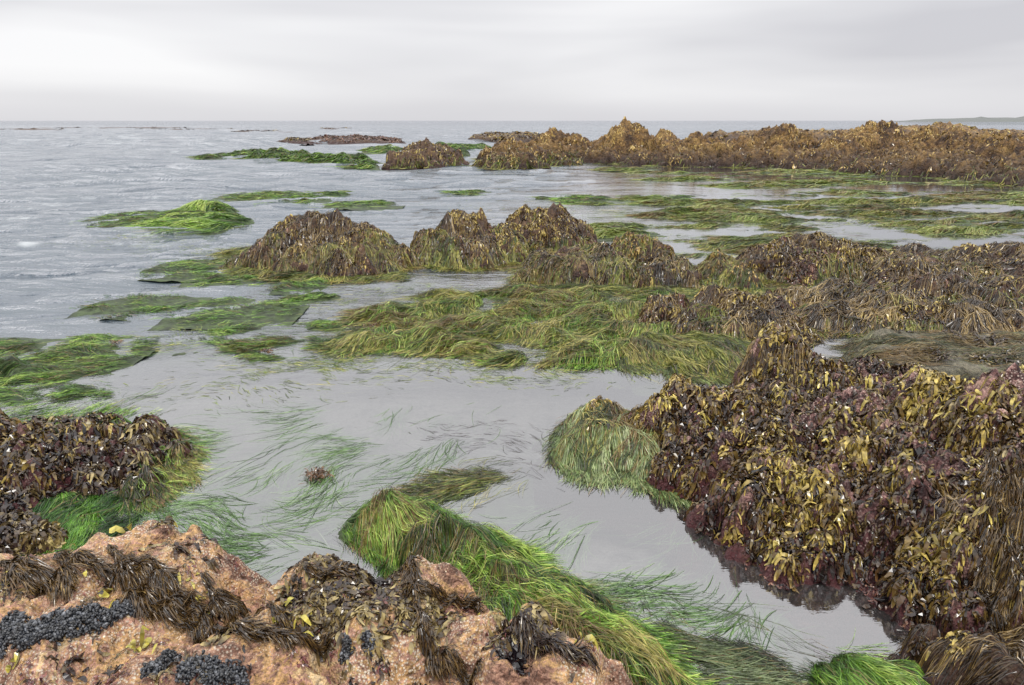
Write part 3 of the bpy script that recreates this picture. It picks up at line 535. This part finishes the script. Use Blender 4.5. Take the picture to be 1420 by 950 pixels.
far_rock("dark brown rock standing in water with green weedy foot", poly((542, 231), (580, 234), (636, 229), (636, 219), (565, 217)), .6, 1.2, [Pk(583, 198, 34.5, 1.5), Pk(612, 205, 34.5, 1.3), Pk(560, 208, 34, .9)], 111, 9000, .14, .045, W_BROWN, cell=.06, mat=M_DARK, ng=1800, namp=.45, nfreq=1., zr=(0, 1.6), name="weedy_rock", group=RG, bias=-.02)
far_rock("brown crag with green apron rising from the shallows", poly((665, 232), (700, 235), (800, 229), (825, 222), (800, 212), (680, 214)), .35, 2.0, [Pk(722, 198, 36, 2.0), Pk(770, 185, 38, 2.2), Pk(690, 205, 35, 1.4), Pk(800, 193, 37, 1.8)], 112, 15000, ng=7000, bias=-.06, gz=.45)
far_rock("jagged golden weed crag with tall knob on the reef", poly((805, 226), (850, 228), (960, 231), (1010, 231), (1010, 210), (900, 204), (805, 210)), .4, 2.4, [Pk(857, 173, 37, 1.4), Pk(878, 176, 37, 1.4), Pk(930, 190, 37, 2.0), Pk(980, 192, 37, 2.2), Pk(832, 193, 38, 1.5), Pk(903, 187, 38, 1.5)], 113, 18000, bias=.03, ng=2500, gz=.2)
far_rock("ragged golden brown reef wall with sharp crest", poly((1000, 231), (1080, 235), (1180, 239), (1200, 214), (1100, 204), (1000, 206)), .4, 2.6, [Pk(1020, 193, 37, 1.9), Pk(1065, 179, 38, 1.6), Pk(1080, 185, 37, 1.7), Pk(1115, 191, 37, 2.0), Pk(1160, 190, 36, 2.2)], 114, 18000, bias=.01, ng=2500, gz=.2)
far_rock("broad golden reef ridge with dark weedy lower slopes", poly((1170, 239), (1260, 245), (1350, 250), (1380, 218), (1280, 204), (1170, 208)), .4, 2.8, [Pk(1190, 184, 37, 2.1), Pk(1228, 173, 38, 2.1), Pk(1280, 182, 37, 2.4), Pk(1330, 188, 36, 2.4), Pk(1240, 217, 31, 2.0)], 115, 19000, bias=.01, ng=3500, gz=.25)
far_rock("long brown reef slope running down to green shallows", poly((1330, 250), (1420, 258), (1600, 270), (1800, 285), (1800, 213), (1400, 210)), .45, 3.6, [Pk(1380, 191, 34, 2.4), Pk(1420, 193, 33, 2.4), Pk(1480, 190, 33, 3.0), Pk(1410, 226, 28, 2.2), Pk(1560, 192, 30, 3)], 116, 21000, bias=-.04, ng=5000, gz=.25)
far_rock("distant dark reef ledge breaking the water line", poly((650, 196), (720, 197), (760, 195), (760, 190), (660, 190)), .4, 2.5, [Pk(700, 188, 82, 2.4)], 117, 3500, .4, .12, W_BROWN, cell=.25, name="reef_ledge", bias=-.05, namp=.5)
far_rock("distant ragged reef ledge at the sea edge", poly((985, 196), (1100, 197), (1300, 197), (1420, 196), (1500, 190), (1300, 187), (1000, 190)), .6, 4, [Pk(1310, 173, 75, 5), Pk(1000, 184, 80, 3), Pk(1270, 176, 75, 5)], 118, 9000, .4, .12, W_BROWN, cell=.3, name="reef_ledge", bias=-.05, namp=.6)
far_rock("low maroon weed ledge awash in the sea", poly((425, 195), (480, 199), (550, 199), (545, 193), (450, 192)), .15, 2.5, [Pk(490, 190, 78, 3), Pk(525, 192, 76, 2.2)], 119, 5000, .35, .09, W_MAROON, cell=.2, mat=M_DARK, name="reef_ledge", bias=.05, namp=.5)
far_rock("thin dark weed strip awash in the sea", poly((395, 197), (430, 198), (430, 194), (400, 194)), .1, 1.5, [], 120, 1500, .3, .09, W_DARK, cell=.2, mat=M_DARK, name="reef_ledge", namp=.4)
simple_mat("low green weed shoal awash in open water", poly((320, 219), (360, 213), (430, 215), (520, 227), (515, 233), (450, 227), (380, 223)), .1, 1.2, [Pk(350, 210, 42, 1.8, 1.4), Pk(400, 212, 41, 1.6, 1.2), Pk(490, 222, 36, 1.8, 1.2)], PI, 10000, .7, .03, G_GREEN, .1, .5, .9, .1, 121, bias=-.12, nseg=4, ext=.4)
simple_mat("small green weed shoal awash in open water", poly((505, 208), (540, 204), (560, 208), (530, 213)), .1, 1.2, [], PI, 2000, .7, .035, G_GREEN, .15, .35, .6, .1, 122, bias=-.05, nseg=4, ext=.4)
simple_mat("green weed shoal beside a dark rock", poly((615, 206), (650, 203), (685, 206), (640, 212)), .15, 1.2, [Pk(618, 198, 43, 1.5)], PI, 3000, .7, .035, G_GREEN, .15, .35, .6, .1, 123, nseg=4, ext=.4, bias=-.05)
simple_mat("thin green weed strip awash in open water", poly((278, 217), (310, 214), (320, 217), (290, 221)), .08, 1., [], PI, 1000, .7, .03, G_GREEN, .15, .25, .6, .1, 124, bias=-.15, nseg=4, ext=.4)
for i, (a, b, py, dp) in enumerate([(-60, 110, 180.5, .8), (60, 260, 178, .5), (180, 340, 180, .5), (330, 400, 183, .6), (420, 500, 179, .5)]):
    o = poly((a, py), (a+30, py-dp), (b-20, py-dp*.8), (b, py), (b-30, py+dp*.7), (a+40, py+dp*.6))
    far_rock("dark floating kelp raft stretched along the swell", o, .07, 3, [], 130+i, 260, .5, .12, W_DARK, cell=.6, namp=.35, nfreq=.12, mat=M_DARK, name="kelp_raft", group="floating kelp rafts offshore", famp=.1, zmin=.05)
# headland
xs = np.linspace(560, 1500, 260); hh = 3.5+2.5*sstep(560, 700, xs)+1.5*fbm(xs*.01, xs*0, 3, 1); hh *= sstep(550, 640, xs)
tr = np.maximum(0, fbm(xs*.05, xs*0+3, 3, 6))*8*(fbm(xs*.012, xs*0, 2, 8) > 0); hh2 = hh+tr
V = np.concatenate([np.stack([xs, 0*xs+1000, 0*xs-1], 1), np.stack([xs, 0*xs+1030, hh*.55], 1), np.stack([xs, 0*xs+1070, hh2], 1), np.stack([xs, 0*xs+1150, 0*xs-1], 1)])
n = len(xs); Q = np.array([(r*n+i, r*n+i+1, (r+1)*n+i+1, (r+1)*n+i) for r in range(3) for i in range(n-1)])
add_obj("headland", make_mesh("headland_mesh", V, Q, None, M_LAND, True), kind="structure", label="low hazy headland with scattered trees on the horizon")
# ================================================================== POOL EXTRAS
class Flat:
    ctr = (0., 0., 0.)
    def h(s, x, y): return 0*x-1
    def grad(s, x, y): return 0*x, 0*x
FL = Flat()
def water_grass(regs, name, label, z, pal, W, L, n, ang, seed, nseg=7, zs=.02, thr=-.05):
    d = []
    for px, py, rx, ry, k in regs:
        c = P(px, py); e = P(px+rx, py); f = P(px, py-ry); m = int(n*k)
        x = c[0]+R.normal(0, .6, m)*(e[0]-c[0]); y = c[1]+R.normal(0, .6, m)*(f[1]-c[1])
        ok = fbm(x*2.2, y*2.2, 3, seed) > thr; x = x[ok]; y = y[ok]; m = len(x)
        t = .45+.3*fbm(x*2, y*7, 2, seed+1)+R.normal(0, .15, m); cc = palette(t, pal)
        zz = z-R.random(m)**.7*zs; s = np.linspace(0, 1, nseg+1)
        d.append(strands(FL, x, y, ang+.8*fbm(x*.7, y*.7, 2, seed+9)+R.normal(0, .25, m), L*(.4+.9*R.random(m)), W*(.6+.8*R.random(m)), nseg, (zz[:, None]+.006*np.sin(s*PI)[None]), np.interp(s, np.linspace(0, 1, 8), BLADE), cc*.7, cc, 0, .6, 1.5, .3, seed=seed, wig=.6, under=0.))
    V, Q, C = cat(d)
    return add_obj(name, make_mesh(name+"_mesh", V, Q, C, M_GRASS), label=label, category="seagrass", kind="stuff")
water_grass([(520, 625, 90, 40, 1.4), (390, 720, 90, 50, 1.3), (330, 760, 80, 30, 1.2), (600, 600, 70, 30, .5), (450, 575, 90, 14, .5), (270, 690, 80, 35, .9), (300, 605, 40, 12, .4), (820, 740, 90, 30, .5), (900, 820, 80, 30, .8), (1000, 850, 60, 20, .5), (250, 650, 50, 30, .6), (440, 650, 100, 40, .9)],
            "submerged_surfgrass", "pale green surfgrass swaying just under calm pool water", .003, [(.03, .065, .02), (.09, .18, .05), (.2, .33, .11), (.46, .56, .32)], .003, .34, 4200, PI*1.2, 5, zs=.06)
water_grass([(700, 612, 70, 22, 1), (640, 600, 60, 18, .5), (740, 655, 50, 20, .4)], "submerged_weed", "dark wispy weed drifting under calm pool water", .002, [(.02, .015, .015), (.05, .04, .035), (.12, .09, .07)], .0026, .16, 900, PI*.9, 15, zs=.05, thr=-.4)
water_grass([(560, 505, 160, 14, 1), (430, 520, 120, 16, .7), (740, 520, 100, 14, .6), (230, 470, 60, 15, .4), (470, 420, 80, 10, .5), (200, 330, 90, 12, .5), (600, 400, 80, 6, .4), (820, 300, 120, 15, .6), (1000, 262, 160, 8, .8), (700, 285, 100, 8, .3), (300, 345, 60, 8, .4), (130, 500, 60, 12, .3), (330, 540, 100, 20, .3)],
            "loose_surfgrass", "scattered loose surfgrass blades and fragments drifting on the water", .006, G_OLIVE, .0045, .12, 1100, PI*1.0, 6, 4, thr=-.3)
for px, py, n, sz in [(440, 662, 90, .03), (370, 490, 40, .03), (520, 455, 50, .03), (160, 478, 30, .03)]:
    c = P(px, py); x = c[0]+R.normal(0, sz, n); y = c[1]+R.normal(0, sz, n); s = np.linspace(0, 1, 4)
    cc = palette(R.random(n), [(.05, .02, .012), (.14, .07, .03), (.25, .14, .06)])
    V, Q, C = strands(FL, x, y, R.random(n)*2*PI, .05*(.5+R.random(n)), .008*(.5+R.random(n)), 3, (.006+.02*R.random(n))[:, None]*(1+np.sin(s*PI))[None], [.4, 1, .9, .2], cc*.6, cc, 0, .3, 3, .7, under=0.)
    V = V-np.array([c[0], c[1], 0])
    add_obj("seaweed_tuft", make_mesh("seaweed_tuft_mesh", V, Q, C, M_WEED), (c[0], c[1], 0), label="small torn brown seaweed tuft floating on the pool", category="seaweed", group="drifting seaweed tufts")
# ================================================================== SEA
rows, cols = 900, 520
ys = np.r_[.2, np.exp(np.linspace(math.log(.9), math.log(9000), rows-1))]
U, Yg = np.meshgrid(np.linspace(-1, 1, cols), ys)
X = U*(Yg*1.25+5); Y = Yg
opn = 1/(1+np.exp(-(-X-1.6+(Y-7)*.30)/1.3))
reefcalm = sstep(1, 5, X)*sstep(45, 30, Y)
opn = np.clip(opn*(1-.75*reefcalm), 0, 1)*sstep(3.5, 7, Y+0*X)
opn = np.maximum(opn, sstep(38, 60, Y))
cellY = Y*.0103
def wave(fx, fy, amp, seed, rot=0.):
    c, s = math.cos(rot), math.sin(rot)
    n = perlin((X*c+Y*s)*fx+.4*perlin(X*.1, Y*.1, 3), (-X*s+Y*c)*fy, seed)
    vis = sstep(.45, .2, cellY*fy)
    return amp*(1-2*np.abs(n)-.5)*vis
Z = wave(.9, 2.3, .02, 1, .25)+wave(.35, .9, .055, 2, .2)+wave(.12, .33, .16, 3, .12)*sstep(10, 30, Y)+wave(.05, .12, .34, 5, .1)*sstep(25, 70, Y)+wave(2, 4.5, .006, 4, -.3)
Z = Z*opn*(1+.5*sstep(-2, -8, X))*.95+.0012*perlin(X*3, Y*3, 8)*(1-opn)-.02*opn
foam = sstep(.55, 1., fbm(X*.9, Y*2.4, 5, 14, .68)+.5*sstep(.03, .1, Z))*opn*sstep(-4, -9, X)*sstep(9, 12, Y)*sstep(24, 16, Y)*.5
foam = np.maximum(foam, .35*sstep(.8, 1.05, fbm(X*.25, Y*.8, 4, 24, .6)+.4*sstep(.06, .16, Z))*opn*sstep(26, 40, Y)*sstep(160, 90, Y))
V = np.stack([X.ravel(), Y.ravel(), Z.ravel()], 1)
idx = (np.arange(rows-1)[:, None]*cols+np.arange(cols-1)[None]).ravel(); Q = np.stack([idx, idx+1, idx+cols+1, idx+cols], 1)
m, nt, N, Lk = newmat("sea_water_material")
out = N('ShaderNodeOutputMaterial'); geo = N('ShaderNodeNewGeometry')
ao = N('ShaderNodeAttribute'); ao.attribute_name = "open"; af = N('ShaderNodeAttribute'); af.attribute_name = "foam"
mp = N('ShaderNodeMapping'); mp.inputs['Scale'].default_value = (.7, 2.0, 1); mp.inputs['Rotation'].default_value = (0, 0, .2); Lk(geo.outputs['Position'], mp.inputs[0])
w1 = N('ShaderNodeTexNoise'); w1.inputs['Scale'].default_value = 1.6; w1.inputs['Detail'].default_value = 6; w1.inputs['Roughness'].default_value = .6; Lk(mp.outputs[0], w1.inputs[0])
w2 = N('ShaderNodeTexNoise'); w2.inputs['Scale'].default_value = .22; w2.inputs['Detail'].default_value = 5; Lk(mp.outputs[0], w2.inputs[0])
def math_(op, a, b=None, c=None):
    n = N('ShaderNodeMath'); n.operation = op
    for i, v in enumerate((a, b, c)):
        if v is None: continue
        if isinstance(v, (int, float)): n.inputs[i].default_value = v
        else: Lk(v, n.inputs[i])
    return n.outputs[0]
hgt = math_('ADD', math_('MULTIPLY', w1.outputs[0], math_('MULTIPLY_ADD', ao.outputs['Fac'], .12, .004)), math_('MULTIPLY', w2.outputs[0], math_('MULTIPLY', ao.outputs['Fac'], .65)))
bp = N('ShaderNodeBump'); bp.inputs['Strength'].default_value = 1; bp.inputs['Distance'].default_value = 1; Lk(hgt, bp.inputs['Height'])
def mixc(f, a, b):
    n = N('ShaderNodeMix'); n.data_type = 'RGBA'
    Lk(f, n.inputs[0])
    for i, v in ((6, a), (7, b)):
        if isinstance(v, tuple): n.inputs[i].default_value = (*v, 1)
        else: Lk(v, n.inputs[i])
    return n.outputs[2]
body = mixc(ao.outputs['Fac'], (.14, .145, .145), (.05, .072, .09))
body = mixc(af.outputs['Fac'], body, (.75, .78, .8))
df = N('ShaderNodeBsdfDiffuse'); Lk(body, df.inputs[0])
tp = N('ShaderNodeBsdfTransparent'); tp.inputs[0].default_value = (.88, .92, .89, 1)
mA = N('ShaderNodeMixShader'); Lk(math_('MINIMUM', math_('MULTIPLY_ADD', ao.outputs['Fac'], .95, .14), 1.), mA.inputs[0]); Lk(tp.outputs[0], mA.inputs[1]); Lk(df.outputs[0], mA.inputs[2])
gl = N('ShaderNodeBsdfGlossy'); gl.inputs['Roughness'].default_value = .035; Lk(bp.outputs[0], gl.inputs['Normal']); gl.inputs[0].default_value = (.97, .97, 1, 1)
fr_ = N('ShaderNodeFresnel'); fr_.inputs[0].default_value = 1.5; Lk(bp.outputs[0], fr_.inputs['Normal'])
fac = math_('MINIMUM', math_('MULTIPLY_ADD', fr_.outputs[0], 1.0, math_('MULTIPLY_ADD', ao.outputs['Fac'], -.13, .18)), 1.)
fac = math_('MULTIPLY', fac, math_('SUBTRACT', 1., af.outputs['Fac']))
mB = N('ShaderNodeMixShader'); Lk(fac, mB.inputs[0]); Lk(mA.outputs[0], mB.inputs[1]); Lk(gl.outputs[0], mB.inputs[2]); Lk(mB.outputs[0], out.inputs[0])
add_obj("sea", make_mesh("sea_mesh", V, Q, None, m, True, {"open": opn.ravel(), "foam": foam.ravel()}), kind="structure", label="grey blue rippled ocean with calm tide pool water")
xs_ = np.linspace(-30, 30, 500); ys_ = np.linspace(-3, 60, 500); X, Y = np.meshgrid(xs_, ys_)
Z = -.36+.06*fbm(X*.8, Y*.8, 5, 77)
V = np.stack([X.ravel(), Y.ravel(), Z.ravel()], 1); idx = (np.arange(499)[:, None]*500+np.arange(499)[None]).ravel()
M_BED = rock_mat("seabed_material", [(.32, (.05, .055, .04)), (.42, (.12, .12, .09)), (.53, (.23, .21, .19)), (.66, (.38, .35, .34))], .9, .1, .03, .01, (.2, .18, .175), (.35, .3, .3), 5)
add_obj("seabed", make_mesh("seabed_mesh", V, np.stack([idx, idx+1, idx+501, idx+500], 1), None, M_BED, True), kind="structure", label="mottled grey brown rocky bed under the tide pool")
# ================================================================== SKY AND LIGHT
w = bpy.data.worlds.new("World"); scene.world = w; w.use_nodes = True
nt = w.node_tree; nt.nodes.clear(); N = nt.nodes.new; Lk = nt.links.new
out = N('ShaderNodeOutputWorld'); bg = N('ShaderNodeBackground'); bg.inputs[1].default_value = .1
sky = N('ShaderNodeTexSky'); sky.sky_type = 'NISHITA'; sky.sun_disc = False; sky.sun_elevation = math.radians(60); sky.sun_rotation = math.radians(160)
tc = N('ShaderNodeTexCoord'); mp = N('ShaderNodeMapping'); mp.inputs['Scale'].default_value = (1.1, 1.1, 8); mp.inputs['Location'].default_value = (.3, .2, .15); Lk(tc.outputs['Generated'], mp.inputs[0])
n1 = N('ShaderNodeTexNoise'); n1.inputs['Scale'].default_value = 1.5; n1.inputs['Detail'].default_value = 3; n1.inputs['Roughness'].default_value = .38; n1.inputs['Distortion'].default_value = .3; Lk(mp.outputs[0], n1.inputs[0])
cr = N('ShaderNodeValToRGB'); cr.color_ramp.elements[0].position = .3; cr.color_ramp.elements[1].position = .68
cr.color_ramp.elements[0].color = (6.5, 6.45, 6.8, 1); cr.color_ramp.elements[1].color = (9.9, 9.85, 9.95, 1); Lk(n1.outputs[0], cr.inputs[0])
sx = N('ShaderNodeSeparateXYZ'); Lk(tc.outputs['Generated'], sx.inputs[0])
mr = N('ShaderNodeMapRange'); mr.inputs['From Min'].default_value = .15; mr.inputs['From Max'].default_value = .7; Lk(sx.outputs[2], mr.inputs[0])
mx = N('ShaderNodeMix'); mx.data_type = 'RGBA'; Lk(mr.outputs[0], mx.inputs[0]); Lk(cr.outputs[0], mx.inputs[6]); mx.inputs[7].default_value = (19.5, 19.3, 19.2, 1)
hz = N('ShaderNodeMapRange'); hz.inputs['From Min'].default_value = .0; hz.inputs['From Max'].default_value = .06; hz.inputs['To Min'].default_value = .7; hz.inputs['To Max'].default_value = 0; Lk(sx.outputs[2], hz.inputs[0])
mh = N('ShaderNodeMix'); mh.data_type = 'RGBA'; Lk(hz.outputs[0], mh.inputs[0]); Lk(mx.outputs[2], mh.inputs[6]); mh.inputs[7].default_value = (7.1, 7.05, 7.35, 1)
ms = N('ShaderNodeMix'); ms.data_type = 'RGBA'; ms.inputs[0].default_value = .95; Lk(sky.outputs[0], ms.inputs[6]); Lk(mh.outputs[2], ms.inputs[7])
Lk(ms.outputs[2], bg.inputs[0]); Lk(bg.outputs[0], out.inputs[0])
sun = bpy.data.lights.new("sun", 'SUN'); sun.energy = 1.5; sun.angle = math.radians(14); sun.color = (1, .96, .9)
so = bpy.data.objects.new("sun", sun); COL.objects.link(so)
el, az = math.radians(60), math.radians(160)
d = Vector((math.sin(az)*math.cos(el), math.cos(az)*math.cos(el), math.sin(el)))
so.rotation_euler = d.to_track_quat('Z', 'Y').to_euler(); so.location = (0, 0, 20)
cam = bpy.data.cameras.new("camera"); cam.sensor_width = 36; cam.lens = 36*F/1420; cam.clip_end = 20000; cam.clip_start = .05
co = bpy.data.objects.new("camera", cam); COL.objects.link(co); co.location = (0, 0, CAMH); co.rotation_euler = (math.radians(90)-TH, 0, 0)
scene.camera = co
scene.view_settings.view_transform = 'Standard'; scene.view_settings.look = 'None'; scene.view_settings.exposure = 0
